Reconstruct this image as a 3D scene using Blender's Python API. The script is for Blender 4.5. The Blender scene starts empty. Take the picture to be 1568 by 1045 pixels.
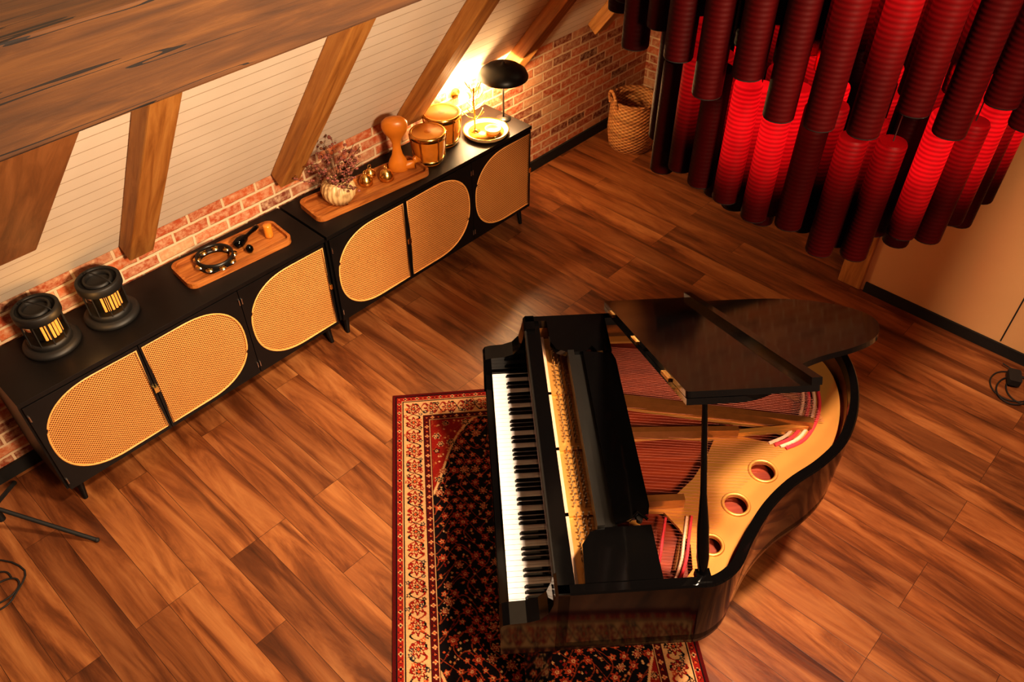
import bpy, math, random
import numpy as np
from mathutils import Vector, Matrix
from mathutils.geometry import tessellate_polygon
R=random.Random(7)
D=math.radians
sc=bpy.context.scene
try:
    sc.view_settings.view_transform='Standard'
    sc.view_settings.exposure=0.0
    sc.view_settings.look='Medium High Contrast'
except Exception as e: print(e)

# ------------------------------------------------------------------ materials
class NT:
    def __init__(s,name):
        s.m=bpy.data.materials.new(name); s.m.use_nodes=True
        s.t=s.m.node_tree; s.n=s.t.nodes; s.l=s.t.links
        s.b=s.n['Principled BSDF']
    def new(s,t,**k):
        x=s.n.new(t)
        for a,b in k.items(): setattr(x,a,b)
        return x
    def link(s,a,b): s.l.new(a,b)
    def val(s,sock,v):
        if hasattr(v,'is_linked') or hasattr(v,'links'): s.l.new(v,sock)
        else: sock.default_value=v
    def math(s,op,a,b=None,c=None,clamp=False):
        x=s.new('ShaderNodeMath',operation=op); x.use_clamp=clamp
        s.val(x.inputs[0],a)
        if b is not None: s.val(x.inputs[1],b)
        if c is not None: s.val(x.inputs[2],c)
        return x.outputs[0]
    def mix(s,f,a,b,mode='MIX'):
        x=s.new('ShaderNodeMix',data_type='RGBA',blend_type=mode)
        s.val(x.inputs[0],f)
        s.val(x.inputs[6],a if not isinstance(a,tuple) else (*a,1)[:4]); s.val(x.inputs[7],b if not isinstance(b,tuple) else (*b,1)[:4])
        return x.outputs[2]
    def coords(s,scale=(1,1,1),rot=(0,0,0)):
        tc=s.new('ShaderNodeTexCoord'); mp=s.new('ShaderNodeMapping')
        mp.inputs['Scale'].default_value=scale; mp.inputs['Rotation'].default_value=rot
        s.link(tc.outputs['Object'],mp.inputs[0]); return mp.outputs[0]
    def sep(s,v):
        x=s.new('ShaderNodeSeparateXYZ'); s.link(v,x.inputs[0]); return x.outputs
    def noise(s,v,scale,detail=4,rough=.55,dist=0):
        x=s.new('ShaderNodeTexNoise'); s.link(v,x.inputs['Vector'])
        x.inputs['Scale'].default_value=scale;x.inputs['Detail'].default_value=detail
        x.inputs['Roughness'].default_value=rough;x.inputs['Distortion'].default_value=dist
        return x.outputs[0]
    def ramp(s,f,stops):
        x=s.new('ShaderNodeValToRGB'); e=x.color_ramp.elements
        while len(e)<len(stops): e.new(.5)
        for i,(p,c) in enumerate(stops):
            e[i].position=p; e[i].color=(*c,1)
        s.link(f,x.inputs[0]); return x.outputs[0]
    def bump(s,h,st=.3,d=.01):
        x=s.new('ShaderNodeBump'); x.inputs['Strength'].default_value=st; x.inputs['Distance'].default_value=d
        s.link(h,x.inputs['Height']); s.link(x.outputs[0],s.b.inputs['Normal'])
def lin(c):
    return tuple(((v/255)/12.92 if v/255<=.04045 else ((v/255+.055)/1.055)**2.4) for v in c)
def P(name,col,rough=.5,metal=0,coat=0,emit=None,es=0,var=.12,vs=30,spec=.5):
    n=NT(name); b=n.b
    v=n.coords(); f=n.noise(v,vs,3)
    c2=tuple(x*(1-var*2) for x in col); c1=tuple(min(1,x*(1+var)) for x in col)
    n.link(n.mix(f,c1,c2),b.inputs['Base Color'])
    b.inputs['Roughness'].default_value=rough; b.inputs['Metallic'].default_value=metal
    b.inputs['Coat Weight'].default_value=coat; b.inputs['Coat Roughness'].default_value=.05
    b.inputs['Specular IOR Level'].default_value=spec
    if emit:
        b.inputs['Emission Color'].default_value=(*emit,1); b.inputs['Emission Strength'].default_value=es
    return n.m

def wood_mat(name,c1,c2,c3,axis=0,rough=.55,cracks=False,scale=1.0,bump=.25):
    n=NT(name); s=[14*scale]*3; s[axis]=1.2*scale
    v=n.coords(tuple(s)); f=n.noise(v,1.6,6,.6,.6)
    col=n.ramp(f,[(.30,c1),(.5,c2),(.72,c3)])
    s2=[60*scale]*3; s2[axis]=2.5*scale
    g=n.noise(n.coords(tuple(s2)),1.5,4)
    col=n.mix(n.math('MULTIPLY',g,.35),col,tuple(x*.45 for x in c1))
    h=g
    if cracks:
        s3=[7]*3; s3[axis]=.30
        k=n.noise(n.coords(tuple(s3)),1.0,4,.55,.15)
        d=n.math('ABSOLUTE',n.math('SUBTRACT',k,.5))
        g2=n.noise(n.coords((.8,.8,.8)),1.3,1)
        wd=n.math('MULTIPLY',n.math('SUBTRACT',g2,.43,None,True),.055)
        m=n.math('LESS_THAN',d,wd)
        col=n.mix(m,col,(.006,.002,.001))
        h=n.math('SUBTRACT',g,n.math('MULTIPLY',m,2.))
    n.link(col,n.b.inputs['Base Color']); n.b.inputs['Roughness'].default_value=rough
    n.bump(h,bump,.004); return n.m

M={}
M['black_gloss']=P('black_lacquer',(.0022,.0019,.0019),.07,0,0,var=.05,spec=.28)
M['black_satin']=P('black_satin',(.008,.007,.006),.38,var=.1,spec=.4)
M['black_wood']=P('black_stained_wood',(.005,.0038,.0035),.45,var=.3,vs=12,spec=.35)
M['matte_black']=P('matte_black',(.010,.009,.008),.7)
M['ivory']=P('ivory_key',(.62,.58,.56),.25,var=.02)
M['gold_plate']=P('gold_bronze_paint',(.52,.245,.06),.42,.55,var=.1,vs=6)
M['bronze_dark']=P('bronze_strut',(.20,.075,.02),.4,.45,var=.15)
M['brass']=P('brass',(.80,.50,.15),.25,1,var=.08)
M['steel']=P('steel',(.5,.45,.4),.3,1,var=.05)
M['copper']=P('copper_string',(.22,.045,.02),.5,.3,var=.1)
M['red_felt']=P('red_felt',(.45,.02,.03),.9)
M['cream_felt']=P('cream_felt',(.5,.30,.20),.9)
M['soundboard']=wood_mat('soundboard_wood',(.12,.014,.005),(.20,.027,.009),(.29,.046,.013),0,.45)
M['oak']=wood_mat('oak_beam_wood',lin((140,86,34)),lin((180,122,58)),lin((206,150,80)),0,.6,False)
M['oak_mid']=wood_mat('oak_brace_wood',lin((112,68,32)),lin((142,90,46)),lin((166,110,62)),0,.6,False)
M['oak_dark']=wood_mat('oak_purlin_wood',lin((54,30,10)),lin((78,46,16)),lin((104,66,26)),0,.8,True)
M['tray_wood']=wood_mat('tray_wood',lin((124,66,24)),lin((166,98,44)),lin((196,128,64)),0,.4,False,2)
M['honey_wood']=P('honey_wood',lin((206,124,40)),.25,0,.5,var=.2,vs=14)
M['drumhead']=P('drum_skin',lin((222,150,66)),.4,var=.12,vs=10)
M['sculpt']=P('carved_wood',lin((206,122,36)),.35,var=.2,vs=9)
M['ceramic']=P('ceramic_cream',lin((200,164,114)),.45,var=.06)

# floor
n=NT('oak_plank_floor'); tc=n.coords(); o=n.sep(tc)
cb=n.new('ShaderNodeCombineXYZ'); n.link(o[1],cb.inputs[0]); n.link(o[0],cb.inputs[1])
bt=n.new('ShaderNodeTexBrick'); n.link(cb.outputs[0],bt.inputs['Vector'])
bt.offset=.37; bt.offset_frequency=3
for k,v in (('Scale',1),('Brick Width',1.25),('Row Height',.165),('Mortar Size',.0011),('Mortar Smooth',.1),('Bias',0)): bt.inputs[k].default_value=v
bt.inputs['Color1'].default_value=(0,0,0,1); bt.inputs['Color2'].default_value=(1,1,1,1); bt.inputs['Mortar'].default_value=(.5,.5,.5,1)
rnd=n.sep(bt.outputs['Color'])[0]
cx=n.new('ShaderNodeCombineXYZ')
n.link(n.math('MULTIPLY',o[0],9),cx.inputs[0]); n.link(n.math('MULTIPLY_ADD',o[1],1.1,n.math('MULTIPLY',rnd,37.)),cx.inputs[1]); n.link(n.math('MULTIPLY',rnd,9.),cx.inputs[2])
g1=n.noise(cx.outputs[0],1.0,8,.66,.6)
cx2=n.new('ShaderNodeCombineXYZ')
n.link(n.math('MULTIPLY',o[0],80),cx2.inputs[0]); n.link(n.math('MULTIPLY',o[1],4),cx2.inputs[1]); n.link(rnd,cx2.inputs[2])
g2=n.noise(cx2.outputs[0],1.0,4,.6)
col=n.ramp(g1,[(.30,lin((66,36,18))),(.43,lin((118,72,40))),(.54,lin((156,104,62))),(.70,lin((186,136,88))),(.85,lin((206,162,116)))])
tint=n.ramp(rnd,[(0,lin((172,146,132))),(.5,lin((226,200,178))),(1,lin((255,240,220)))])
col=n.mix(.75,col,tint,'MULTIPLY')
col=n.mix(n.math('MULTIPLY',g2,.34),col,lin((60,32,16)))
col=n.mix(bt.outputs['Fac'],col,lin((46,24,12)))
n.link(col,n.b.inputs['Base Color'])
n.link(n.math('MULTIPLY_ADD',g2,.25,.24),n.b.inputs['Roughness'])
n.bump(n.math('SUBTRACT',n.math('MULTIPLY',g2,.3),bt.outputs['Fac']),.25,.002)
M['floor']=n.m

def brick_mat(name,axis):
    n=NT(name); o=n.sep(n.coords()); cb=n.new('ShaderNodeCombineXYZ')
    n.link(o[axis],cb.inputs[0]); n.link(o[2],cb.inputs[1])
    add=n.new('ShaderNodeVectorMath',operation='ADD'); sc_=n.new('ShaderNodeVectorMath',operation='SCALE'); 
    nz=n.new('ShaderNodeTexNoise'); n.link(cb.outputs[0],nz.inputs['Vector']); nz.inputs['Scale'].default_value=14
    n.link(nz.outputs['Color'],sc_.inputs[0]); sc_.inputs['Scale'].default_value=.012
    n.link(cb.outputs[0],add.inputs[0]); n.link(sc_.outputs[0],add.inputs[1])
    bt=n.new('ShaderNodeTexBrick'); n.link(add.outputs[0],bt.inputs['Vector'])
    for k,v in (('Scale',1),('Brick Width',.215),('Row Height',.072),('Mortar Size',.009),('Mortar Smooth',.3),('Bias',0)): bt.inputs[k].default_value=v
    bt.inputs['Color1'].default_value=(0,0,0,1); bt.inputs['Color2'].default_value=(1,1,1,1); bt.inputs['Mortar'].default_value=(.5,.5,.5,1)
    r=n.sep(bt.outputs['Color'])[0]
    c=n.ramp(r,[(0,lin((96,46,30))),(.3,lin((178,84,46))),(.55,lin((204,112,64))),(.8,lin((170,104,74))),(1,lin((216,160,116)))])
    k=n.noise(cb.outputs[0],26,5,.7)
    c=n.mix(n.ramp(k,[(.42,(0,0,0)),(.68,(.7,.7,.7))]),c,lin((224,190,152)))
    c=n.mix(bt.outputs['Fac'],c,lin((220,190,154)))
    n.link(c,n.b.inputs['Base Color']); n.b.inputs['Roughness'].default_value=.85
    n.bump(n.math('SUBTRACT',n.math('MULTIPLY',k,.4),bt.outputs['Fac']),.7,.008)
    return n.m
M['brick_x']=brick_mat('whitewashed_brick',0); M['brick_y']=brick_mat('whitewashed_brick_gable',1)

n=NT('white_shiplap'); v=n.coords(); o=n.sep(v)
fr=n.math('FRACT',n.math('MULTIPLY',o[1],1/.095))
m=n.math('LESS_THAN',fr,.05)
nz=n.noise(v,3,2)
c=n.mix(nz,lin((236,224,206)),lin((218,204,184)))
c=n.mix(m,c,lin((176,154,128))); n.link(c,n.b.inputs['Base Color']); n.b.inputs['Roughness'].default_value=.6
n.bump(n.math('SUBTRACT',1.0,m),.5,.004); M['shiplap']=n.m
M['plaster']=P('warm_plaster',lin((212,166,114)),.8,var=.04,vs=2)
M['wallpaint']=P('dark_brown_paint',lin((90,60,44)),.8,var=.05,vs=2)

n=NT('cane_webbing'); o=n.sep(n.coords()); k=math.pi/.0158
a=n.math('SINE',n.math('MULTIPLY',n.math('ADD',o[0],o[2]),k)); b=n.math('SINE',n.math('MULTIPLY',n.math('SUBTRACT',o[0],o[2]),k))
h=n.math('ABSOLUTE',n.math('MULTIPLY',a,b))
h=n.math('MULTIPLY',n.math('SUBTRACT',h,.26,None,True),3.2,None,True)
nz=n.noise(n.coords((1,1,1)),5,2)
c=n.mix(nz,lin((230,164,92)),lin((214,144,74)))
n.link(n.mix(h,c,lin((88,46,18))),n.b.inputs['Base Color']); n.b.inputs['Roughness'].default_value=.6
n.bump(n.math('SUBTRACT',1.0,h),.4,.002); M['cane']=n.m
M['cane_rim']=P('cane_rim',lin((232,168,96)),.5)

n=NT('woven_wicker'); v=n.coords(); o=n.sep(v)
ang=n.math('ARCTAN2',o[1],o[0])
w1=n.math('SINE',n.math('MULTIPLY',o[2],2*math.pi/.030)); w2=n.math('SINE',n.math('MULTIPLY',ang,22))
w=n.math('MULTIPLY',w1,w2)
st_=n.math('GREATER_THAN',n.math('SINE',n.math('MULTIPLY',o[2],2*math.pi/.13)),.55)
c=n.mix(n.math('MULTIPLY_ADD',w,.5,.5),lin((160,98,48)),lin((226,168,104)))
c=n.mix(n.math('MULTIPLY',st_,.35),c,lin((120,66,30)))
n.link(c,n.b.inputs['Base Color']); n.b.inputs['Roughness'].default_value=.8; n.bump(w,.6,.008); M['wicker']=n.m

def tube_mat(name,z0=0,z1=1,s=0):
    """dark red felt tube; the lit ones have red light painted in as emission, rising towards the top"""
    n=NT(name); v=n.coords(); o=n.sep(v)
    rib=n.math('SINE',n.math('MULTIPLY',o[2],2*math.pi/.016))
    c=n.mix(n.noise(v,6,2),(.024,.00030,.0004),(.014,.0002,.0003)); n.link(c,n.b.inputs['Base Color'])
    n.b.inputs['Roughness'].default_value=.5; n.b.inputs['Specular IOR Level'].default_value=.08; n.bump(rib,.12,.002)
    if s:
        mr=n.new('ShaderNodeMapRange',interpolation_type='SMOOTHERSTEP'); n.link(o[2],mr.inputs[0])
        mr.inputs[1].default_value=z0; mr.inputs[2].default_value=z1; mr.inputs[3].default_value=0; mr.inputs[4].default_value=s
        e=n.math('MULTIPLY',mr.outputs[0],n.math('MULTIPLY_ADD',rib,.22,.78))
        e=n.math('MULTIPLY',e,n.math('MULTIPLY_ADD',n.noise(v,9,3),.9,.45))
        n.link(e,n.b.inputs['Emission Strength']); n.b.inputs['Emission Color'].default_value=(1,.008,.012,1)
    return n.m
TD=tube_mat('red_felt_tube')
TLA=tube_mat('felt_tube_painted_glow_strong',1.84,2.20,.85); TLB=tube_mat('felt_tube_painted_glow_soft',1.92,2.26,.32)  # glow variants: emission stands in for red lamp light on the tubes
TUA=tube_mat('felt_tube_painted_glow_upper',2.42,3.0,.75); TUB=tube_mat('felt_tube_painted_glow_upper_soft',2.40,3.0,.25)
M['tube_in']=P('tube_inside_black',(.004,.003,.003),.9)

# ------------------------------------------------------------------ mesh builder
class MB:
    def __init__(s,name): s.name=name; s.v=[]; s.f=[]; s.mi=[]; s.sm=[]; s.mats=[]
    def mid(s,m):
        if m not in s.mats: s.mats.append(m)
        return s.mats.index(m)
    def add(s,vs,fs,m,smooth=False,X=None):
        o=len(s.v); i=s.mid(m)
        for p in vs:
            p=Vector(p)
            if X is not None: p=X@p
            s.v.append(p)
        for f in fs: s.f.append([a+o for a in f]); s.mi.append(i); s.sm.append(smooth)
    def box(s,a,b,m,X=None):
        x0,y0,z0=a;x1,y1,z1=b
        vs=[(x0,y0,z0),(x1,y0,z0),(x1,y1,z0),(x0,y1,z0),(x0,y0,z1),(x1,y0,z1),(x1,y1,z1),(x0,y1,z1)]
        s.add(vs,[(0,3,2,1),(4,5,6,7),(0,1,5,4),(1,2,6,5),(2,3,7,6),(3,0,4,7)],m,False,X)
    def prism(s,pts,z0,z1,m,X=None,smooth=False):
        ar=sum(pts[i][0]*pts[(i+1)%len(pts)][1]-pts[(i+1)%len(pts)][0]*pts[i][1] for i in range(len(pts)))
        if ar<0: pts=pts[::-1]
        k=len(pts); vs=[(p[0],p[1],z0) for p in pts]+[(p[0],p[1],z1) for p in pts]
        s.add(vs,[tuple(range(k))[::-1],tuple(range(k,2*k))],m,False,X)
        s.add(vs,[(i,(i+1)%k,k+(i+1)%k,k+i) for i in range(k)],m,smooth,X)
    def holed(s,outer,holes,z0,z1,m,X=None):
        loops=[outer]+holes
        polys=[[Vector((p[0],p[1],0)) for p in l] for l in loops]
        tr=tessellate_polygon(polys); flat=[p for l in loops for p in l]; k=len(flat)
        vs=[(p[0],p[1],z0) for p in flat]+[(p[0],p[1],z1) for p in flat]
        fs=[]
        for t in tr:
            a,b,c=[flat[i] for i in t]
            cr_=(b[0]-a[0])*(c[1]-a[1])-(b[1]-a[1])*(c[0]-a[0])
            t=tuple(t) if cr_>0 else tuple(t)[::-1]
            fs.append(tuple(i+k for i in t)); fs.append(t[::-1])
        o=0
        for l in loops:
            q=len(l)
            for i in range(q): fs.append((o+i,o+(i+1)%q,k+o+(i+1)%q,k+o+i))
            o+=q
        s.add(vs,fs,m,False,X)
    def lathe(s,prof,m,c=(0,0,0),seg=32,X=None,smooth=True,sx=1,sy=1,ribs=0,ra=0,caps=True):
        vs=[];fs=[]
        for r,z in prof:
            for i in range(seg):
                a=2*math.pi*i/seg; rr=r*(1+ra*math.cos(ribs*a)) if ribs else r
                vs.append((c[0]+rr*sx*math.cos(a),c[1]+rr*sy*math.sin(a),c[2]+z))
        for j in range(len(prof)-1):
            for i in range(seg):
                fs.append((j*seg+i,j*seg+(i+1)%seg,(j+1)*seg+(i+1)%seg,(j+1)*seg+i))
        s.add(vs,fs,m,smooth,X)
        if caps:
            if prof[0][0]>1e-3: s.add(vs[:seg],[tuple(range(seg))[::-1]],m,False,X)
            if prof[-1][0]>1e-3: s.add(vs[-seg:],[tuple(range(seg))],m,False,X)
    def cyl(s,c,r,h,m,seg=24,X=None): s.lathe([(r,0),(r,h)],m,c,seg,X)
    def ball(s,c,r,m,seg=12,X=None,sz=1):
        k=max(4,seg//2)
        s.lathe([(max(1e-6,r*math.sin(math.pi*i/k)),-r*sz*math.cos(math.pi*i/k)) for i in range(k+1)],m,c,seg,X)
    def tube(s,pts,r,m,seg=8,closed=False,X=None,smooth=True):
        pts=[Vector(p) for p in pts]; k=len(pts); vs=[];fs=[]
        up=Vector((0,0,1))
        for i,p in enumerate(pts):
            if closed: d=pts[(i+1)%k]-pts[i-1]
            else: d=pts[min(i+1,k-1)]-pts[max(i-1,0)]
            d.normalize()
            u=up if abs(d.dot(up))<.95 else Vector((1,0,0))
            a=d.cross(u).normalized(); b=a.cross(d).normalized()
            rr=r[i] if isinstance(r,(list,tuple)) else r
            for j in range(seg):
                t=2*math.pi*j/seg; vs.append(p+a*rr*math.cos(t)+b*rr*math.sin(t))
        for i in range(k if closed else k-1):
            for j in range(seg):
                fs.append((i*seg+j,((i+1)%k)*seg+j,((i+1)%k)*seg+(j+1)%seg,i*seg+(j+1)%seg))
        s.add(vs,fs,m,smooth,X)
        if not closed:
            s.add(vs[:seg],[tuple(range(seg))],m,False,X); s.add(vs[-seg:],[tuple(range(seg))[::-1]],m,False,X)
    def done(s,loc=(0,0,0),rot=0,mw=None,bevel=0):
        me=bpy.data.meshes.new(s.name); me.from_pydata([tuple(p) for p in s.v],[],s.f)
        for m in s.mats: me.materials.append(m)
        me.polygons.foreach_set('material_index',s.mi); me.polygons.foreach_set('use_smooth',s.sm)
        me.update()
        o=bpy.data.objects.new(s.name,me); sc.collection.objects.link(o)
        o.location=loc; o.rotation_euler=(0,0,rot)
        if mw is not None: o.matrix_world=mw
        if bevel:
            b=o.modifiers.new('bevel','BEVEL'); b.width=bevel; b.segments=2; b.limit_method='ANGLE'; b.angle_limit=D(50)
        return o
def cr(pts,sub=6,closed=False):
    out=[];k=len(pts); P_=[Vector(p) for p in pts]
    for i in range(k if closed else k-1):
        if closed: a,b,c,d=P_[i-1],P_[i],P_[(i+1)%k],P_[(i+2)%k]
        else: a,b,c,d=P_[max(i-1,0)],P_[i],P_[i+1],P_[min(i+2,k-1)]
        for j in range(sub):
            t=j/sub; out.append(.5*((2*b)+(c-a)*t+(2*a-5*b+4*c-d)*t*t+(3*b-a-3*c+d)*t**3))
    if not closed: out.append(P_[-1])
    return [tuple(p) for p in out]
def rrect(w,h,r,k=6,cx=0,cy=0):
    o=[]
    for sx,sy,a0 in ((1,1,0),(-1,1,90),(-1,-1,180),(1,-1,270)):
        for i in range(k+1):
            a=D(a0+90*i/k); o.append((cx+sx*(w/2-r)+r*math.cos(a),cy+sy*(h/2-r)+r*math.sin(a)))
    return o
def frame(o,x,y,z):
    m=Matrix((x,y,z)).transposed().to_4x4(); m.translation=o; return m

# ------------------------------------------------------------------ room
YW=3.79; ZK=.99; AL=D(53); TA=math.tan(AL); XG=5.75; XP=4.70; YR=.30; ZR=ZK+(YW-YR)*TA; YE=2*YR-YW; XL=-3.0
b=MB('floor'); b.box((XL-.1,YE-.2,-.1),(XG+.1,YW+.2,0),M['floor']); b.done()
b=MB('wall_left'); b.box((XL-.2,YW,0),(XG+.2,YW+.2,ZK),M['brick_x']); b.done()
b=MB('wall_back'); b.prism([(YW,0),(YW,ZK),(YR,ZR),(YE,ZK),(YE,0)],0,.15,M['brick_y'],frame(Vector((XG,0,0)),Vector((0,1,0)),Vector((0,0,1)),Vector((1,0,0)))); b.done()
b=MB('wall_front'); b.prism([(YW,0),(YW,ZK),(YR,ZR),(YE,ZK),(YE,0)],0,.15,M['plaster'],frame(Vector((XL-.15,0,0)),Vector((0,1,0)),Vector((0,0,1)),Vector((1,0,0)))); b.done()
b=MB('wall_opposite'); b.box((XL,YE-.2,0),(XG,YE,ZK),M['plaster']); b.done()
b=MB('wall_right'); b.box((XP,YE,0),(XP+.10,1.20,2.5),M['plaster']); b.box((XP+.10,1.10,0),(XG,1.20,2.5),M['wallpaint']); b.box((XP,YE,2.5),(XG,1.2,2.56),M['plaster']); b.done()
b=MB('trim_1'); 
for y in (.31,-.9,-2.1): b.box((XP-.004,y-.004,.09),(XP,y+.004,2.45),M['matte_black'])
b.done()
b=MB('baseboard_right'); b.box((XP-.015,YE,0),(XP,1.17,.075),M['matte_black']); b.done()
b=MB('baseboard_left'); b.box((XL,YW-.018,0),(XG,YW,.085),M['matte_black']); b.done()
b=MB('baseboard_back'); b.box((XG-.018,1.2,0),(XG,YW-.018,.085),M['matte_black']); b.done()
def beam(name,L,w,h,mat,o,x,y):
    x=Vector(x).normalized(); y=Vector(y).normalized(); z=x.cross(y)
    b=MB(name); b.box((0,-w/2,-h/2),(L,w/2,h/2),mat)
    return b.done(mw=frame(Vector(o),x,y,z),bevel=.008)
beam('timber_post',2.9,.16,.16,M['oak'],(XP+.06,1.27,0),(0,0,1),(0,1,0))
dL=Vector((0,-math.cos(AL),math.sin(AL))); nL=Vector((0,math.sin(AL),math.cos(AL)))
LS=(YW-YR)/math.cos(AL); X1=Vector((1,0,0))
b=MB('ceiling'); b.box((XL-.15,-.12,-.12),(XG+.15,LS+.05,0),M['shiplap']); b.done(mw=frame(Vector((0,YW,ZK)),X1,dL,X1.cross(dL)))
dR=Vector((0,math.cos(AL),math.sin(AL)))
b=MB('ceiling'); b.box((XL-.15,-.12,0),(XG+.15,LS+.05,.12),M['shiplap']); b.done(mw=frame(Vector((0,YE,ZK)),X1,dR,X1.cross(dR)))
inn=-nL; nR=Vector((0,-math.sin(AL),math.cos(AL)))
for i,X0 in enumerate([-2.6,-1.65,-.7,.24,1.175,2.10,3.05,4.0,4.95]):
    beam('rafter',LS-.10,.135,.10,M['oak'],Vector((X0,YW,ZK))+inn*.050+dL*.02,dL,(1,0,0))
    beam('rafter',LS-.10,.135,.10,M['oak'],Vector((X0,YE,ZK))-nR*.050+dR*.02,dR,(1,0,0))
beam('purlin_beam',XG-XL,.27,.27,M['oak_dark'],(XL,2.275,2.60),(1,0,0),(0,1,0))
beam('purlin_beam',XG-XL,.27,.27,M['oak_dark'],(XL,YR*2-2.275,2.60),(1,0,0),(0,1,0))
b0=Vector((.46,2.25,2.52)); b1=Vector((.46,3.52,1.42))
beam('timber_brace',(b1-b0).length,.47,.14,M['oak_mid'],b0,(b1-b0),(1,0,0))

# ------------------------------------------------------------------ sideboards
def door_outline(w,z0,z1,flip,inset=.028,rx=.30):
    zc=(z0+z1)/2; ry=(z1-z0)/2; xs=inset*.55; xe=w-inset; pts=[]
    pts.append((xs,z0)); 
    xc=xe-rx
    k=16
    for i in range(k*2+1):
        a=-math.pi/2+math.pi*i/(2*k)
        ex=.86
        pts.append((xc+rx*math.copysign(abs(math.cos(a))**ex,math.cos(a)),zc+ry*math.copysign(abs(math.sin(a))**ex,math.sin(a))))
    pts.append((xs,z1))
    if flip: pts=[(w-x,z) for x,z in pts][::-1]
    return pts
def sideboard(x0,x1):
    L=x1-x0; b=MB('cane_sideboard'); bw=M['black_wood']; yf=0; dp=.44; z0,z1=.15,.79
    b.box((0,0.0,z1-.025),(L,dp,z1),bw); b.box((0,.02,z0),(L,dp,z0+.022),bw)
    b.box((0,.02,z0+.022),(.022,dp,z1-.025),bw); b.box((L-.022,.02,z0+.022),(L,dp,z1-.025),bw)
    b.box((.022,dp-.015,z0+.022),(L-.022,dp,z1-.025),bw)
    w=(L-.02)/3; dz0,dz1=z0+.004,z1-.03
    for i in range(3):
        fl=(i in (0,2)); u0=.01+i*w+.002; ww=w-.004
        inn=door_outline(ww,dz0+.028,dz1-.022,fl)
        outer=[(0,dz0),(ww,dz0),(ww,dz1),(0,dz1)]
        X=frame(Vector((u0,0,0)),Vector((1,0,0)),Vector((0,0,1)),Vector((0,-1,0)))
        b.holed(outer,[inn],-.018,.002,bw,X)
        b.prism(inn,-.014,-.006,M['cane'],X)
        b.tube([Vector((u0+p[0],.000,p[1])) for p in inn],.0055,M['cane_rim'],6,True)
        b.box((u0+ww-.006,.03,z0+.02),(u0+ww+.008,dp-.02,z1-.03),bw)
        if i==0:
            px=u0+ww+.002
            b.box((px-.012,-.016,(dz0+dz1)/2-.018),(px+.012,-.002,(dz0+dz1)/2+.018),M['brass'])
        if i==2:
            px=u0+ww-.008; b.box((px-.006,-.014,(dz0+dz1)/2-.018),(px+.006,-.002,(dz0+dz1)/2+.018),M['brass'])
        for hz in (dz0+.07,dz1-.07):
            hx=u0+(0.006 if fl else ww-.006)
            b.cyl((hx,-.006,hz-.02),.004,.035,M['steel'],8)
    for lx in (.07,L-.07):
        for ly in (.06,dp-.06):
            b.tube([(lx,ly,z0+.01),(lx+(-.015 if lx<.5 else .015),ly+(-.012 if ly<.2 else .012),0.0)],[.021,.013],bw,12)
    b.box((.07,.05,z0-.03),(L-.07,.07,z0),bw)
    return b.done((x0,3.32,0),bevel=.0025)
sideboard(.30,2.02); sideboard(2.035,3.755)
ZT=.791

# ------------------------------------------------------------------ lanterns
AMB=P('amber_filament',(.9,.5,.1),.4,emit=(1,.40,.08),es=.75)
LB=P('lantern_black_metal',(.010,.009,.008),.55,var=.1)
LG=NT('lantern_glass'); LG.b.inputs['Base Color'].default_value=(1,.9,.75,1); LG.b.inputs['Transmission Weight'].default_value=1; LG.b.inputs['Roughness'].default_value=.08; LG.b.inputs['IOR'].default_value=1.2
LG.bump(LG.noise(LG.coords(),30,2),.1,.002); LG=LG.m
def lantern(x,y,rot):
    b=MB('table_lantern'); k=M['matte_black']; s=LB
    b.lathe([(.128,0),(.132,.006),(.132,.02),(.115,.028),(.105,.032)],s,seg=40)
    b.lathe([(.098,.03),(.100,.04),(.100,.056),(.092,.061)],s,seg=40)
    for i in range(10):
        a=2*math.pi*i/10
        b.tube([(.096*math.cos(a),.096*math.sin(a),.058),(.096*math.cos(a),.096*math.sin(a),.190)],.003,k,6)
    b.lathe([(.088,.061),(.088,.186)],LG,seg=32,caps=False)
    b.lathe([(.045,.061),(.048,.068),(.048,.175),(.045,.186)],k,seg=20)
    for a in (-55,-37,-19,-1,17,35):
        t=D(a); c=Vector((.054*math.cos(t),.054*math.sin(t),0))
        b.tube([c+Vector((0,0,.070)),c+Vector((0,0,.175))],.0055,AMB,8)
    b.lathe([(.070,.184),(.102,.184),(.106,.188),(.106,.226),(.101,.232),(.089,.232),(.087,.226),(.087,.212),(.0001,.212)],s,seg=48)
    b.lathe([(.068,.212),(.068,.234),(.057,.234),(.057,.212)],s,seg=40,caps=False)
    b.tube([(.09*math.cos(t),0,.228+.028*math.sin(t)) for t in [D(q) for q in range(0,181,12)]],.003,k,6)
    b.done((x,y,ZT),rot)
lantern(.60,3.60,D(-60)); lantern(.90,3.585,D(-70))

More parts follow.
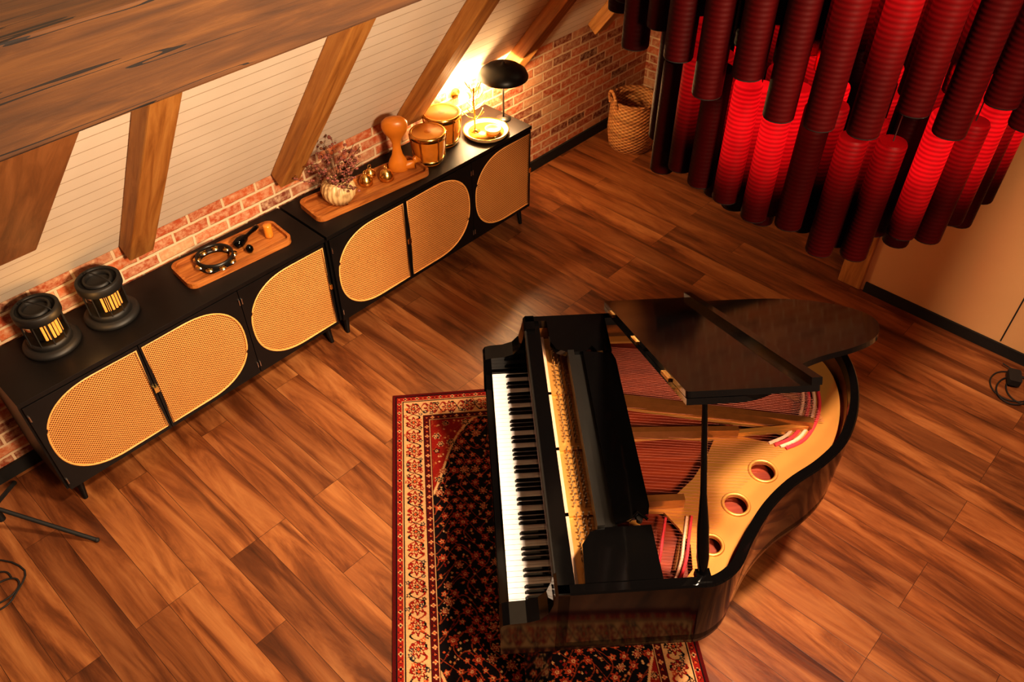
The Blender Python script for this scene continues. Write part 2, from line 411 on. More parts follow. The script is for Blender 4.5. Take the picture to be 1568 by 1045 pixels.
def tray(name,x,y,L,W,rot):
    b=MB(name); o=rrect(L,W,.05); i=rrect(L-.03,W-.03,.04)
    b.prism(o,0,.010,M['tray_wood']); b.holed(o,[i],.010,.032,M['tray_wood'])
    return b.done((x,y,ZT),rot,bevel=.002)
tray('wooden_tray',1.585,3.555,.62,.25,D(-4)); tray('wooden_tray',2.50,3.53,.80,.25,D(-6))
ZI=ZT+.0105
b=MB('tambourine'); ro_=.100; ri_=.090
for z0,z1 in ((0,.016),(.036,.052)):
    b.lathe([(ro_,z0),(ro_,z1),(ri_,z1),(ri_,z0),(ro_,z0)],M['black_satin'],seg=56,caps=False)
for i in range(9):
    a0=2*math.pi*i/9
    pts=[(r*math.cos(a),r*math.sin(a)) for r,aa in ((ro_,1),(ri_,-1)) for a in ([a0-.14+.28*j/4 for j in range(5)] if aa>0 else [a0+.14-.28*j/4 for j in range(5)])]
    b.prism(pts,.015,.037,M['black_satin'])
    a=a0+math.pi/9; X=Matrix.Translation((.096*math.cos(a),.096*math.sin(a),.0))
    b.lathe([(.004,.002),(.021,.0),(.021,.002),(.004,.0045)],M['steel'],(0,0,.020),18,X); b.lathe([(.004,.002),(.021,.0),(.021,.002),(.004,.0045)],M['brass'],(0,0,.027),18,X)
    b.cyl((0,0,.012),.002,.028,M['steel'],6,X)
b.done((1.485,3.56,ZI),0)
b=MB('maraca'); 
Xr=Matrix.Translation((0,0,.031))@Matrix.Rotation(D(90),4,'Y')
b.lathe([(.001,-.09),(.022,-.085),(.03,-.05),(.024,-.01),(.012,.01),(.010,.05),(.014,.09),(.012,.11),(.001,.115)],M['black_gloss'],seg=24,X=Xr); b.done((1.70,3.60,ZI),D(20))
b=MB('wooden_shaker'); b.lathe([(.001,0),(.023,.002),(.024,.01),(.024,.075),(.021,.08),(.001,.081)],M['honey_wood'],seg=24); b.done((1.815,3.545,ZI))
b=MB('egg_shaker'); b.lathe([(.001,0),(.014,.004),(.021,.018),(.019,.034),(.010,.046),(.001,.05)],M['black_gloss'],seg=20); b.done((1.66,3.50,ZI))
b=MB('ribbed_vase_with_dried_flowers')
b.lathe([(.045,0),(.07,.01),(.095,.05),(.100,.085),(.088,.125),(.062,.148),(.052,.152),(.048,.145),(.045,.12)],M['ceramic'],seg=96,ribs=20,ra=.035)
ST=P('dried_stem',lin((96,60,34)),.8); FL=P('dried_petal',lin((140,80,68)),.9,var=.25); FL2=P('dried_leaf',lin((120,76,48)),.9,var=.3)
i=0
while i<32:
    a=R.uniform(0,2*math.pi); s=R.uniform(.04,.22); h=R.uniform(.20,.40)
    e=Vector((s*math.cos(a)-.04,s*math.sin(a)-.02,h))
    if ZI+e.z>ZK+(YW-(3.54+e.y))*TA-.07: continue
    i+=1
    mid=Vector((e.x*.35,e.y*.35,h*.62))
    p=cr([(0.02*math.cos(a),.02*math.sin(a),.10),tuple(mid),tuple(e)],5)
    b.tube(p,.0018,ST,5)
    for j in range(8):
        q=Vector(p[-1]).lerp(mid,R.uniform(0,.75))+Vector((R.gauss(0,.012),R.gauss(0,.012),R.gauss(0,.012)))
        b.ball(q,R.uniform(.005,.012),R.choice([FL,FL,FL2]),6,sz=R.uniform(.5,1))
b.done((2.31,3.54,ZI))
for x,y,r in ((2.525,3.56,.042),(2.645,3.51,.045),(2.60,3.61,.034)):
    b=MB('brass_bell'); b.lathe([(r*.75,0),(r,.006),(r*.95,r*.7),(r*.72,r*1.3),(r*.3,r*1.6),(.006,r*1.68)],M['brass'],seg=28)
    b.tube([(.012*math.cos(t),0,r*1.68+.012+.012*math.sin(t)) for t in [2*math.pi*i/14 for i in range(14)]],.003,M['brass'],6,True)
    b.done((x,y,ZI))
b=MB('carved_wood_sculpture'); b.lathe([(.055,0),(.062,.01),(.064,.04),(.052,.075),(.034,.11),(.026,.15),(.026,.19),(.040,.225),(.068,.26),(.080,.295),(.076,.33),(.052,.352),(.001,.362)],M['sculpt'],seg=28,sy=.6)
b.tube([(.045,0,.03),(.095,0,.032),(.115,0,.06),(.10,0,.085)],[.028,.03,.026,.012],M['sculpt'],12)
b.done((2.77,3.54,ZI),D(-40))
b=MB('bongo_drums')
def bongo(x,y,r,h):
    c=(x,y,0)
    b.lathe([(r*.74,0),(r*.76,.004),(r*.98,h*.55),(r*.96,h*.93)],M['honey_wood'],c,36)
    b.lathe([(r*.78,.012),(r*.84,.012),(r*.86,.035),(r*.80,.035)],M['brass'],c,36)
    b.lathe([(r*1.0,h*.86),(r*1.05,h*.86),(r*1.05,h*1.0),(r*.98,h*1.02),(r*.93,h*.99)],M['brass'],c,36)
    b.lathe([(r*.97,h*.95),(r*.94,h*.992),(.001,h*.997)],M['drumhead'],c,36)
    b.lathe([(.022,h*.9985),(.020,h*1.001),(.001,h*1.002)],M['sculpt'],c,16)
    for i in range(6):
        a=2*math.pi*i/6+.4
        b.tube([(x+r*1.06*math.cos(a),y+r*1.06*math.sin(a),h*.98),(x+r*.90*math.cos(a),y+r*.90*math.sin(a),.02)],.005,M['brass'],6)
bongo(0,0,.108,.20); bongo(.215,.10,.118,.21); b.box((.085,.0,.07),(.13,.08,.13),M['honey_wood'])
b.done((2.99,3.50,ZT))
b=MB('round_mirror_tray'); b.lathe([(.001,.012),(.125,.012),(.140,.026),(.150,.026),(.152,.02),(.142,.004),(.13,0),(.001,0)][::-1],M['ceramic'],seg=48)
b.lathe([(.148,.024),(.154,.026),(.154,.031),(.148,.031)],M['brass'],seg=48,caps=False)
b.lathe([(.118,.0125),(.118,.014),(.001,.0145)],M['brass'],seg=48); b.done((3.475,3.475,ZT))
b=MB('candle_bowl'); b.lathe([(.001,.0),(.04,.002),(.052,.02),(.055,.034),(.050,.034),(.046,.02),(.001,.012)],M['ceramic'],seg=28); b.done((3.49,3.425,ZT+.0145))
b=MB('jewellery_tree'); b.lathe([(.035,0),(.035,.006),(.01,.010),(.005,.02)],M['brass'],seg=24)
b.tube([(0,0,.01),(.004,0,.12),(-.003,.002,.2),(0,0,.30)],.0055,M['brass'],8)
for i in range(16):
    a=i*2.4; z=.07+i*.015; l=.085-i*.002
    b.tube(cr([(0,0,z),(l*.55*math.cos(a),l*.55*math.sin(a),z+.02),(l*math.cos(a),l*math.sin(a),z+.06)],4),.003,M['brass'],6)
b.done((3.43,3.535,ZT+.0146))
b=MB('mushroom_table_lamp'); b.lathe([(.05,0),(.05,.008),(.02,.014),(.008,.018)],M['black_satin'],seg=36)
b.tube([(0,0,.015),(0,0,.36)],.0065,M['black_satin'],10)
b.lathe([(.165,.300),(.166,.310),(.150,.343),(.110,.372),(.055,.390),(.012,.394),(.010,.406),(.001,.408)],M['black_satin'],seg=44,caps=False)
b.lathe([(.164,.301),(.145,.336),(.10,.362),(.02,.378)],M['ceramic'],seg=44,caps=False)
BU=P('lamp_bulb_glow',(1,.8,.5),.4,emit=(1,.72,.38),es=12)
b.ball((0,0,.300),.026,BU,16)
b.done((3.69,3.52,ZT))
b=MB('wall_lamp'); BU2=P('globe_glow',(1,.85,.6),.4,emit=(1,.74,.42),es=14)
X=Matrix.Rotation(D(90),4,'X')
b.lathe([(.035,0),(.035,.012),(.012,.018),(.010,.06)],M['brass'],seg=20,X=X); b.ball((0,-.085,0),.034,BU2,18)
b.done((3.50,YW-.001,.955))

b=MB('wicker_basket')
b.lathe([(.17,0),(.185,.02),(.205,.16),(.20,.30),(.190,.40),(.196,.42),(.186,.42),(.18,.38),(.19,.2),(.17,.03),(.001,.02)],M['wicker'],seg=48)
for s in (-1,1):
    b.tube(cr([(s*.185,-.07,.38),(s*.20,-.06,.46),(s*.205,0,.50),(s*.20,.06,.46),(s*.185,.07,.38)],5),.013,M['wicker'],8)
b.lathe([(.19,.41),(.203,.42),(.19,.435),(.18,.42)],M['wicker'],seg=48,caps=False)
b.done((5.16,3.46,0),D(-30))

# ------------------------------------------------------------------ chandelier of felt tubes
b=MB('tube_chandelier'); CX,CY=3.03,1.13
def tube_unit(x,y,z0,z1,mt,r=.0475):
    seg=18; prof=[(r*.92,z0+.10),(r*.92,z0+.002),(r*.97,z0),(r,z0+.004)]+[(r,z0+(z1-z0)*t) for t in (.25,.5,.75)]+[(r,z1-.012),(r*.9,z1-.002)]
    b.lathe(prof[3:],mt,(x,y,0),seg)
    b.lathe([(.0001,z0+.1)]+prof[:4],M['tube_in'],(x,y,0),seg,caps=False)
    b.tube([(x,y,z1-.01),(x,y,3.42)],.0022,M['matte_black'],5)
rg=random.Random(11)
for ri,(Rr,nn,z0,z1) in enumerate(((.83,42,2.38,3.1),(.70,35,2.42,3.1),(.56,27,2.46,3.1),(.41,19,2.5,3.1))):
    for i in range(nn):
        a=2*math.pi*(i+.3)/nn; h=rg.uniform(-.08,.07); q=Rr+rg.uniform(-.02,.02); t=rg.random()
        pa,pb=((.20,.55) if ri==0 else (.5,.8))
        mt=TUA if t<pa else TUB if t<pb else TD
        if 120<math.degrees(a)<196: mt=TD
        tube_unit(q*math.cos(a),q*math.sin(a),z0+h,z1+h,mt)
for ri,(Rr,nn,z0,z1) in enumerate(((.63,31,1.78,2.24),(.51,25,1.73,2.22),(.38,18,1.70,2.18),(.22,9,1.66,2.14))):
    for i in range(nn):
        a=2*math.pi*(i+.1)/nn; h=rg.uniform(-.05,.07); q=Rr+rg.uniform(-.02,.02); t=rg.random()
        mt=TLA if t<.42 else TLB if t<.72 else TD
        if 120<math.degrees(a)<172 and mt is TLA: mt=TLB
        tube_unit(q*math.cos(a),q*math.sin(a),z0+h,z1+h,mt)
b.lathe([(.001,3.41),(.90,3.41),(.92,3.42),(.92,3.46),(.90,3.47),(.001,3.47)],M['matte_black'],seg=64)
for a in (0,2.1,4.2): b.tube([(.4*math.cos(a),.4*math.sin(a),3.46),(.4*math.cos(a),.4*math.sin(a),ZK+(YW-CY-.4*math.sin(a))*TA-.02)],.005,M['steel'],6)
b.done((CX,CY,0))
def plight(name,loc,e,col,r=.02,spec=1):
    l=bpy.data.lights.new(name,'POINT'); l.energy=e; l.color=col; l.shadow_soft_size=r; l.specular_factor=spec
    o=bpy.data.objects.new(name,l); o.location=loc; sc.collection.objects.link(o); return o
def spot(name,loc,tgt,e,col,ang,blend=.5):
    l=bpy.data.lights.new(name,'SPOT'); l.energy=e; l.color=col; l.shadow_soft_size=.012; l.spot_size=D(ang); l.spot_blend=blend
    o=bpy.data.objects.new(name,l); o.location=loc; sc.collection.objects.link(o)
    o.rotation_euler=(Vector(tgt)-Vector(loc)).to_track_quat('-Z','Y').to_euler(); return o
RED=(1,.003,.006)
for a,e in ((195,12),(226,20),(250,18),(285,8)):
    a=D(a); ca_,sa_=math.cos(a),math.sin(a)
    spot('red_lamp',(CX+.77*ca_,CY+.77*sa_,2.50),(CX+.45*ca_,CY+.45*sa_,1.98),e,RED,105)
for a,e in ((222,22),(250,28),(285,20)):
    a=D(a); ca_,sa_=math.cos(a),math.sin(a)
    spot('red_lamp_upper',(CX+1.04*ca_,CY+1.04*sa_,3.22),(CX+.75*ca_,CY+.75*sa_,2.55),e,RED,90)

# ------------------------------------------------------------------ rug (woven pattern in vertex colour attribute)
W,L=1.37,2.40; st=.0035; nu=int(W/st)+1; nv=int(L/st)+1
U,V=np.meshgrid(np.linspace(0,W,nu),np.linspace(0,L,nv))
def C(*c): return np.array(lin(c))
NAVY=C(16,10,12);RED_=C(122,25,17);DRED=C(70,10,10);CREAM=C(188,142,96);RUST=C(164,68,34);TAN=C(164,106,60);TEAL=C(42,44,46)
img=np.zeros((nv,nu,3)); d=np.minimum(np.minimum(U,W-U),np.minimum(V,L-V))
img[:]=NAVY
def band(a,bb,c): img[(d>=a)&(d<bb)]=c
band(0,.016,DRED); band(.016,.022,NAVY); band(.022,.052,RED_); band(.052,.056,CREAM); band(.056,.062,NAVY)
band(.062,.170,CREAM*.9); band(.170,.175,NAVY); band(.175,.205,DRED); band(.205,.208,CREAM); band(.208,.213,NAVY)
def flower(cx,cy,r,n,cols,ph=0):
    i0=max(0,int((cy-r)/st)-1);i1=min(nv,int((cy+r)/st)+2);j0=max(0,int((cx-r)/st)-1);j1=min(nu,int((cx+r)/st)+2)
    if i1<=i0 or j1<=j0: return
    u=U[i0:i1,j0:j1]-cx; v=V[i0:i1,j0:j1]-cy; rr=np.hypot(u,v); th=np.arctan2(v,u)
    rad=r*(.78+.22*np.cos(n*th+ph)); t=rr/rad; sub=img[i0:i1,j0:j1]
    for lim,c in cols: sub[t<lim]=c
fld=d>=.213
cu,cv=W/2,L/2
ell=((U-cu)/(W/2-.22))**2+((V-cv)/(L/2-.26))**2
wob=.05*np.cos(10*np.arctan2((V-cv),(U-cu)))
span=fld&(ell>1.30+wob); edge=fld&(np.abs(ell-1.30-wob)<.025)
img[span]=RED_; 
vine=(np.abs(np.sin(38*U+2.2*np.sin(21*V)))<.10)|(np.abs(np.sin(34*V+2.4*np.sin(24*U)))<.09)
img[fld&vine]=RUST*.6
img[edge]=CREAM
rr=random.Random(5)
g=.056; k=0
yy=.24
while yy<L-.23:
    xx=.24+(g/2 if k%2 else 0)
    while xx<W-.23:
        q=(xx+rr.uniform(-.006,.006),yy+rr.uniform(-.006,.006)); t=rr.random(); 
        ii=min(nv-1,int(q[1]/st));jj=min(nu-1,int(q[0]/st)); insp=span[ii,jj]
        if t<.42: flower(*q,rr.uniform(.020,.028),rr.choice([6,8]),[(1,CREAM if insp or t<.14 else RUST),(.8,NAVY if insp else RED_),(.42,CREAM),(.2,RED_)],rr.uniform(0,3))
        elif t<.68: flower(*q,rr.uniform(.014,.020),5,[(1,RUST if not insp else NAVY),(.55,CREAM),(.25,DRED)],rr.uniform(0,3))
        else:
            for _ in range(4): flower(q[0]+rr.uniform(-.018,.018),q[1]+rr.uniform(-.018,.018),.0065,4,[(1,rr.choice([TAN,CREAM,RED_,RUST]))])
        xx+=g
    yy+=g*.86; k+=1
def path(inset,step):
    out=[]; w=W-2*inset; l=L-2*inset
    nx=max(2,round(w/step)); ny=max(2,round(l/step))
    for i in range(nx): 
        out.append((inset+w*i/nx,inset,i)); out.append((W-inset-w*i/nx,L-inset,i))
    for i in range(ny):
        out.append((W-inset,inset+l*i/ny,i)); out.append((inset,L-inset-l*i/ny,i))
    return out
bz=(d>.062)&(d<.170)
tpos=np.where((np.minimum(U,W-U)<np.minimum(V,L-V)),V,U)
img[bz&(np.abs((d-.116)-.036*np.sin(tpos*2*np.pi/.105))<.006)]=RED_
img[bz&(np.abs((d-.116)+.036*np.sin(tpos*2*np.pi/.105))<.0055)]=NAVY
for x,y,i in path(.116,.0525*2): flower(x,y,.044,8,[(1,NAVY),(.92,RED_),(.6,CREAM),(.42,NAVY),(.22,RUST)])
for x,y,i in path(.116,.026):
    s=rr.choice([-1,1])*.032; side=(x<.13 or x>W-.13)
    flower(x+rr.uniform(-.012,.012)+(s if side else 0),y+rr.uniform(-.012,.012)+(s if not side else 0),.013,5,[(1,rr.choice([RED_,RUST,TEAL,NAVY])),(.4,CREAM)])
for x,y,i in path(.037,.034): flower(x,y,.012,4,[(1,CREAM if i%2 else NAVY),(.6,NAVY if i%2 else RUST)])
for x,y,i in path(.190,.034): flower(x,y,.012,4,[(1,CREAM if i%2 else NAVY),(.6,RUST)])
nzz=np.random.RandomState(1).rand(nv,nu,1)*.3+.80
img=np.clip(img*nzz,0,1)
me=bpy.data.meshes.new('persian_rug')
vs=np.zeros((nv*nu+8,3)); vs[:nv*nu,0]=U.ravel(); vs[:nv*nu,1]=-V.ravel(); vs[:nv*nu,2]=.008
vs[-8:]=[(0,0,0),(W,0,0),(W,-L,0),(0,-L,0),(0,0,.0079),(W,0,.0079),(W,-L,.0079),(0,-L,.0079)]
idx=np.arange(nv*nu).reshape(nv,nu)
q=np.stack([idx[:-1,:-1],idx[1:,:-1],idx[1:,1:],idx[:-1,1:]],-1).reshape(-1,4); o=nv*nu
q=np.vstack([q,[[o,o+1,o+5,o+4],[o+1,o+2,o+6,o+5],[o+2,o+3,o+7,o+6],[o+3,o,o+4,o+7]]])
me.vertices.add(len(vs)); me.vertices.foreach_set('co',vs.ravel().astype(np.float32))
me.loops.add(q.size); me.loops.foreach_set('vertex_index',q.ravel().astype(np.int32))
me.polygons.add(len(q)); me.polygons.foreach_set('loop_start',np.arange(0,q.size,4,dtype=np.int32))
try: me.polygons.foreach_set('loop_total',np.full(len(q),4,dtype=np.int32))
except Exception: pass
me.update(calc_edges=True); me.validate()
ca=me.color_attributes.new('weave','FLOAT_COLOR','POINT')
cc=np.ones((len(vs),4),dtype=np.float32); cc[:nv*nu,:3]=img.reshape(-1,3); cc[-8:,:3]=DRED
ca.data.foreach_set('color',cc.ravel())
n=NT('persian_rug_weave'); at=n.new('ShaderNodeAttribute'); at.attribute_name='weave'
n.link(at.outputs['Color'],n.b.inputs['Base Color']); n.b.inputs['Roughness'].default_value=.95; n.b.inputs['Specular IOR Level'].default_value=.1
n.bump(n.noise(n.coords(),400,2),.3,.003)
me.materials.append(n.m)
ro=bpy.data.objects.new('persian_rug',me); sc.collection.objects.link(ro); ro.location=(1.916,2.736,.001); ro.rotation_euler=(0,0,D(-41.1))

# ------------------------------------------------------------------ grand piano
g=MB('grand_piano'); K=M['black_gloss']; KS=M['black_satin']
curve=[(.62,-.09),(.70,-.086),(.79,-.03),(.87,.08),(.97,.20),(1.09,.30),(1.24,.39),(1.37,.50),(1.47,.65),(1.535,.82),(1.55,.98),(1.51,1.13),(1.43,1.245),(1.30,1.315),(1.15,1.33)]
cv_=cr(curve,5)
rim=[(.15,-.09),(.4,-.09)]+cv_+[(.8,1.33),(.5,1.33),(.15,1.33)]
def offset(pl,dist):
    out=[]; k=len(pl)
    for i in range(k):
        a=Vector(pl[max(i-1,0)]); c=Vector(pl[min(i+1,k-1)]); t=(c-a).normalized(); nrm=Vector((-t.y,t.x))
        out.append(tuple(Vector(pl[i])+nrm*dist))
    return out
inn=offset(rim,.038)
def strip(la,lb,za,zb,m,sm):
    vs=[(p[0],p[1],za) for p in la]+[(p[0],p[1],zb) for p in lb]; kk=len(la)
    g.add(vs,[(i,i+1,kk+i+1,kk+i) for i in range(kk-1)],m,sm)
strip(rim,rim,.62,.994,K,True); strip(rim,offset(rim,.006),.994,1.0,K,True); strip(offset(rim,.006),inn,1.0,1.0,K,False); strip(inn,inn,1.0,.66,K,True)
g.prism(rim,.60,.66,K)
g.prism(offset(rim,.03),.83,.842,M['soundboard'])
inn2=offset(rim,.0385); strip(inn2,inn2,.842,.955,M['bronze_dark'],True)
pl=offset(rim,.052); pl=[p for p in pl if p[0]>.46]; pl=[(.46,pl[0][1])]+pl+[(.46,pl[-1][1])]
def circ(cx,cy,r,nn=28): return [(cx+r*math.cos(2*math.pi*i/nn),cy+r*math.sin(2*math.pi*i/nn)) for i in range(nn)]
HO=((1.035,.455,.047),(.885,.305,.044),(.745,.135,.038))
hol=[circ(*h) for h in HO]
wA=[(.50,.90),(.80,.82),(1.10,.74),(1.25,.72),(1.36,.80),(1.41,.95),(1.36,1.12),(1.24,1.22),(.50,1.245)]
wA2=[(.50,.84),(.50,.70),(.78,.69),(.94,.66),(1.10,.60),(1.22,.60),(1.12,.68),(.80,.76)]
wB=[(.50,.65),(.50,.345),(.64,.345),(.75,.44),(.82,.53),(.88,.63),(.70,.655)]
wC=[(.50,.02),(.60,-.02),(.655,.04),(.67,.14),(.64,.22),(.60,.29),(.50,.30)]
g.holed(pl,[*hol,wA,wA2,wB,wC],.880,.893,M['gold_plate'])
for (cx,cy,r) in HO:
    g.tube([(p[0],p[1],.894) for p in circ(cx,cy,r+.006,32)],.007,M['gold_plate'],8,True)
def bar(a,c,w,z0,z1,m):
    a=Vector(a);c=Vector(c);t=(c-a).normalized();nn=Vector((-t.y,t.x))*w/2
    g.prism([tuple(a-nn),tuple(c-nn),tuple(c+nn),tuple(a+nn)],z0,z1,m)
bar((.40,.88),(1.30,.66),.030,.893,.945,M['bronze_dark']); bar((.40,.675),(.98,.645),.026,.893,.94,M['bronze_dark']); bar((.40,.323),(.68,.318),.030,.893,.945,M['bronze_dark'])
bar((.98,.645),(1.30,.66),.02,.893,.92,M['gold_plate'])
br=cr([(.60,.05),(.66,.20),(.74,.38),(.86,.55),(1.02,.66)],6); g.tube([(p[0],p[1],.862) for p in br],.014,M['bronze_dark'],6)
br2=cr([(.9,1.12),(1.05,1.02),(1.2,.95),(1.32,.84)],6); g.tube([(p[0],p[1],.868) for p in br2],.016,M['bronze_dark'],6)
fe=[(1.16,.56),(1.25,.60),(1.33,.69),(1.385,.80),(1.41,.92)]
for off,m in ((0,M['red_felt']),(.020,M['cream_felt']),(.040,M['red_felt']),(.062,M['cream_felt'])):
    g.tube([(p[0]-off,p[1]+off*.5,.897) for p in cr(fe,5)],.008,m,6)
fe=[(.60,.0),(.64,.08),(.67,.17),(.70,.26)]
for off,m in ((0,M['red_felt']),(.018,M['cream_felt']),(.10,M['red_felt'])):
    g.tube([(p[0]-off,p[1],.897) for p in cr(fe,5)],.006,m,6)
def string(a,c,r,m,z=.905): g.tube([(a[0],a[1],z),(c[0],c[1],z-.004)],r,m,4,smooth=False)
hit=cr([(.66,-.02),(.70,.08),(.78,.20),(.90,.35),(1.05,.48),(1.2,.58),(1.33,.70)],10)
for i in range(58):
    t=i/57; y=.0+t*.86; h=hit[int(t*(len(hit)-1))]
    string((.30,y),h,.0006,M['copper'])
for i in range(36):
    t=i/35; y=.90+t*.33; h=(1.36-.10*t+.03*math.sin(t*3),.78+t*.36-.10)
    string((.30,y),h,.0013,M['copper'],.916)
g.box((.215,-.05,.86),(.36,1.29,.888),M['gold_plate'])
for i in range(86):
    for j in range(3):
        if i in (22,23,44,45,66): continue
        g.cyl((.262+j*.022+(i%2)*.006,-.01+i*.0146,.888),.0034,.026,M['steel'],6)
for j in (.30,.62,.93): g.box((.222,j-.008,.888),(.36,j+.008,.90),M['gold_plate'])
g.box((.205,-.05,.89),(.235,1.29,.90),M['cream_felt'])
g.box((.152,-.0,.72),(.172,1.24,.90),K,); g.box((.150,-.052,.90),(.212,1.292,.985),K); g.box((.172,-.05,.66),(.215,1.29,.9),K)
g.box((.144,.0,.905),(.150,1.24,.93),KS)
g.tube([(.146,.0,.985),(.146,1.24,.985)],.006,KS,8)
sh=[(.245,-.052),(.515,-.052),(.515,.165),(.34,.165),(.29,.15),(.255,.10)]
g.prism(sh,.975,1.004,K)
sh=[(.245,1.292),(.515,1.292),(.515,1.075),(.45,1.075),(.43,1.11),(.40,1.075),(.32,1.075),(.27,1.10),(.25,1.15)]
g.prism(sh,.975,1.004,K)
g.box((.318,.165,.955),(.345,1.075,1.018),KS); g.box((.345,.165,.955),(.395,1.075,.985),KS)
Xd=Matrix.Translation((.385,0,1.0))@Matrix.Rotation(D(-2),4,'Y')
g.prism([(0,.175),(.125,.20),(.135,.24),(.135,1.0),(.125,1.04),(0,1.065)],0,.016,K,Xd)
g.box((.41,.22,.955),(.50,.235,.998),K); g.box((.41,1.0,.955),(.50,1.015,.998),K)
g.tube([(.44,.19,1.0),(.47,.20,1.035),(.50,.17,1.03)],.006,K,8); g.cyl((.475,.185,1.0),.012,.02,KS,12)
prof=[(-.05,.60),(-.05,.795),(-.04,.815),(-.015,.822),(.045,.826),(.09,.842),(.12,.880),(.135,.940),(.14,.985),(.150,1.0),(.19,1.0),(.19,.60)]
for y0 in (-.09,1.242):
    X=frame(Vector((0,y0+.088,0)),Vector((1,0,0)),Vector((0,0,1)),Vector((0,-1,0))); g.prism(prof,0,.088,K,X)
g.box((-.045,-.01,.60),(.19,1.25,.685),K); g.box((-.042,0.0,.685),(-.018,1.24,.714),K)
for y0 in (-.002,1.2315): g.box((-.012,y0,.685),(.15,y0+.0125,.738),K)
KW=1.2205/52
for w in range(52):
    y1=1.231-w*KW; g.box((-.010,y1-KW+.0007,.69),(.152,y1-.0007,.728),M['ivory'])
    if (w+5)%7 in (5,0,1,3,4) and w<51:
        y=y1-KW; nn=[(.052,-.0055,.728),(.152,-.0055,.728),(.152,.0055,.728),(.052,.0055,.728),(.060,-.0045,.740),(.152,-.0045,.741),(.152,.0045,.741),(.060,.0045,.740)]
        g.add([(p[0],p[1]+y,p[2]) for p in nn],[(0,3,2,1),(4,5,6,7),(0,1,5,4),(1,2,6,5),(2,3,7,6),(3,0,4,7)],K)
XL_=Matrix.Translation((0,1.338,1.008))@Matrix.Rotation(D(-30),4,'X')
lo=offset(rim,-.012); lo=[p for p in lo if p[0]>=.52]; lo=[(.52,-.102)]+lo+[(.52,1.338)]
lo=[(p[0],p[1]-1.338) for p in lo]
g.prism(lo,0,.020,K,XL_)
g.prism(rrect(.405,1.44,.012,3,.7225,-.72),.022,.042,K,XL_)
g.box((.895,-1.44,.042),(.927,-.0,.066),K,XL_)
for t in (.18,.5,.62,.74,1.02,1.3): g.box((.93,-t-.02,.030),(.950,-t+.02,.038),M['brass'],XL_)
for t in (.2,.7,1.2): g.box((.512,-t-.05,.016),(.522,-t+.05,.028),M['brass'],XL_)
for x in (.62,1.05): g.box((x,1.330,.985),(x+.08,1.342,1.012),M['brass'])
a=Vector((.655,-.045,.985)); c=Vector((.60,.16,1.680))
g.tube([a,a.lerp(c,.12),a.lerp(c,.3),a.lerp(c,.5),c],[.013,.022,.020,.011,.009],K,10)
g.box((.63,-.075,.97),(.68,-.025,1.006),K)
def leg(x,y,ztop):
    for z0,z1,w0,w1 in ((.075,ztop-.14,.042,.058),(ztop-.14,ztop,.070,.075)):
        vs=[(x+sx*w0,y+sy*w0,z0) for sx,sy in ((-1,-1),(1,-1),(1,1),(-1,1))]+[(x+sx*w1,y+sy*w1,z1) for sx,sy in ((-1,-1),(1,-1),(1,1),(-1,1))]
        g.add(vs,[(0,3,2,1),(4,5,6,7),(0,1,5,4),(1,2,6,5),(2,3,7,6),(3,0,4,7)],K)
    g.cyl((x,y,.045),.03,.032,M['brass'],16)
    X=Matrix.Translation((x,y,.0295))@Matrix.Rotation(D(90),4,'X'); g.lathe([(.029,-.012),(.029,.012)],M['brass'],seg=18,X=X)
leg(.10,.04,.60); leg(.10,1.20,.60); leg(1.28,.92,.60)
for yy in (.56,.68): g.tube([(.42,yy,.60),(.40,yy,.12)],.014,K,10)
g.box((.36,.50,.07),(.46,.74,.13),K)
for yy in (.55,.62,.69): g.box((.26,yy-.012,.085),(.37,yy+.012,.095),M['brass'])
g.tube([(.44,.62,.12),(.75,.62,.60)],.007,M['brass'],8)
po=g.done((1.103,1.026,.010),D(-43),bevel=.0025)

# ------------------------------------------------------------------ mic stand, cables
b=MB('microphone_stand'); hub=Vector((0,0,.20))
for e in ((.27,-.38,.012),(-.40,-.10,.012),(.14,.27,.012)):
    b.tube([hub,e],.011,M['matte_black'],8); b.ball(e,.013,M['matte_black'],10)
b.cyl((0,0,.10),.018,.16,M['matte_black'],14); b.tube([(0,0,.1),(0,0,1.08)],.009,M['matte_black'],8); b.cyl((0,0,1.06),.014,.05,M['matte_black'],12)
b.done((.0,3.45,0))
def coil(name,x,y,r,nl,seed,ext):
    b=MB(name); pts=[]
    for i in range(nl*10):
        a=2*math.pi*i/10; rr=r*(1+.25*math.sin(i*.37)); pts.append((rr*math.cos(a)+.03*math.sin(i*.21),rr*math.sin(a)*.8+.03*math.cos(i*.17),.006+.004*(i//10)))
    pts+= [(p[0],p[1],.006) for p in ext]
    b.tube(cr(pts,4),.0045,M['matte_black'],6); return b.done((x,y,0))
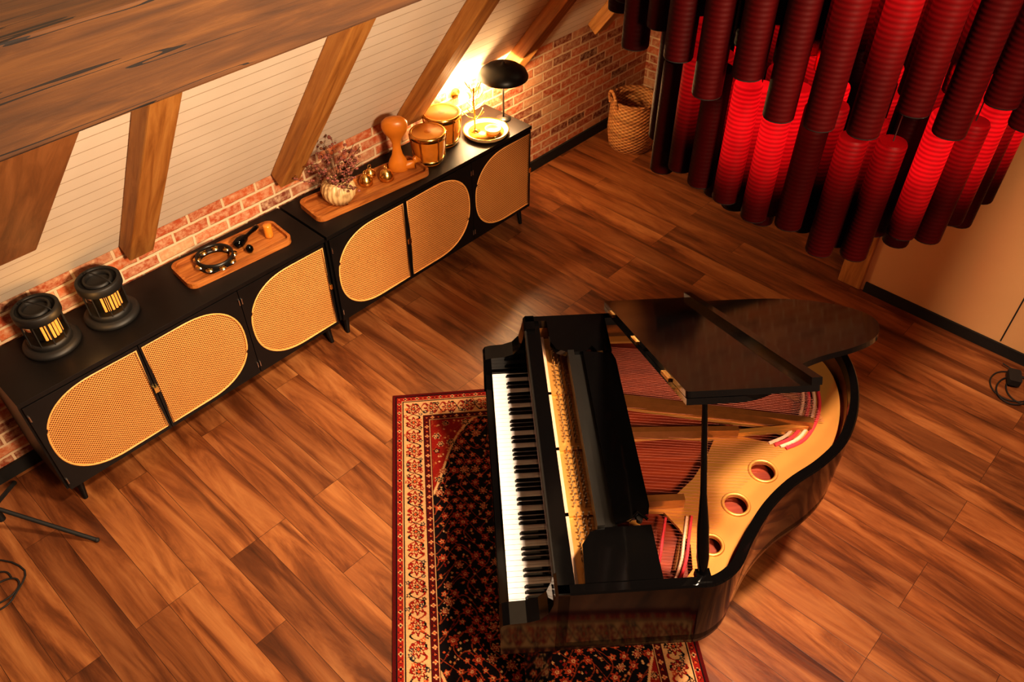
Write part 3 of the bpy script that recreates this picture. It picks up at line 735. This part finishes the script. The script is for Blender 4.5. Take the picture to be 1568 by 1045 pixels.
coil('cable_coil',-.20,3.15,.09,2,1,[(.15,.02),(.05,.2),(-.3,.3)])
coil('cable_coil',4.45,.10,.12,3,2,[(.05,-.25),(-.15,-.35),(.1,-.6)])
b=MB('power_adapter'); b.prism(rrect(.11,.07,.015,4),0,.04,M['matte_black']); b.tube([(.05,0,.02),(.09,.01,.008),(.12,.05,.006)],.004,M['matte_black'],6); b.done((4.50,.14,.02),.4)

# ------------------------------------------------------------------ lights
def area(name,loc,tgt,size,e,col,spread=180):
    l=bpy.data.lights.new(name,'AREA'); l.shape='DISK'; l.size=size; l.energy=e; l.color=col; l.spread=D(spread)
    o=bpy.data.objects.new(name,l); o.location=loc; sc.collection.objects.link(o)
    o.rotation_euler=(Vector(tgt)-Vector(loc)).to_track_quat('-Z','Y').to_euler(); return o
area('ceiling_light_main',(1.9,.0,4.6),(2.2,1.6,0),.40,145,(1,.79,.56),105)
area('ceiling_fill_light',(.9,-1.0,3.1),(1.6,3.6,1.1),.6,82,(1,.72,.47),95)  # unseen fill added to brighten the sloped ceiling and sideboard fronts
area('ceiling_light_side',(3.9,-1.3,3.9),(3.2,.4,0),.4,95,(1,.77,.58),105)
area('alcove_fill_light',(4.7,2.3,2.7),(4.2,2.8,0),.25,50,(1,.74,.50),130)  # out-of-frame fill added to lift the brick, basket and floor here
plight('lamp_light',(3.50,3.62,1.0),22,(1,.66,.34),.04)
plight('lamp_light',(3.69,3.52,1.05),44,(1,.68,.38),.03)
plight('lantern_light',(.72,3.42,.98),1.2,(1,.5,.15),.03)
w=bpy.data.worlds.new('world'); sc.world=w; w.use_nodes=True
w.node_tree.nodes['Background'].inputs[0].default_value=(.9,.6,.4,1); w.node_tree.nodes['Background'].inputs[1].default_value=.03

# ------------------------------------------------------------------ camera
cd=bpy.data.cameras.new('camera'); cd.lens=29.0; cd.sensor_width=36; cd.clip_start=.05
co=bpy.data.objects.new('camera',cd); sc.collection.objects.link(co); co.location=(0,0,3.55); co.rotation_euler=(D(46.5),0,D(-47))
sc.camera=co
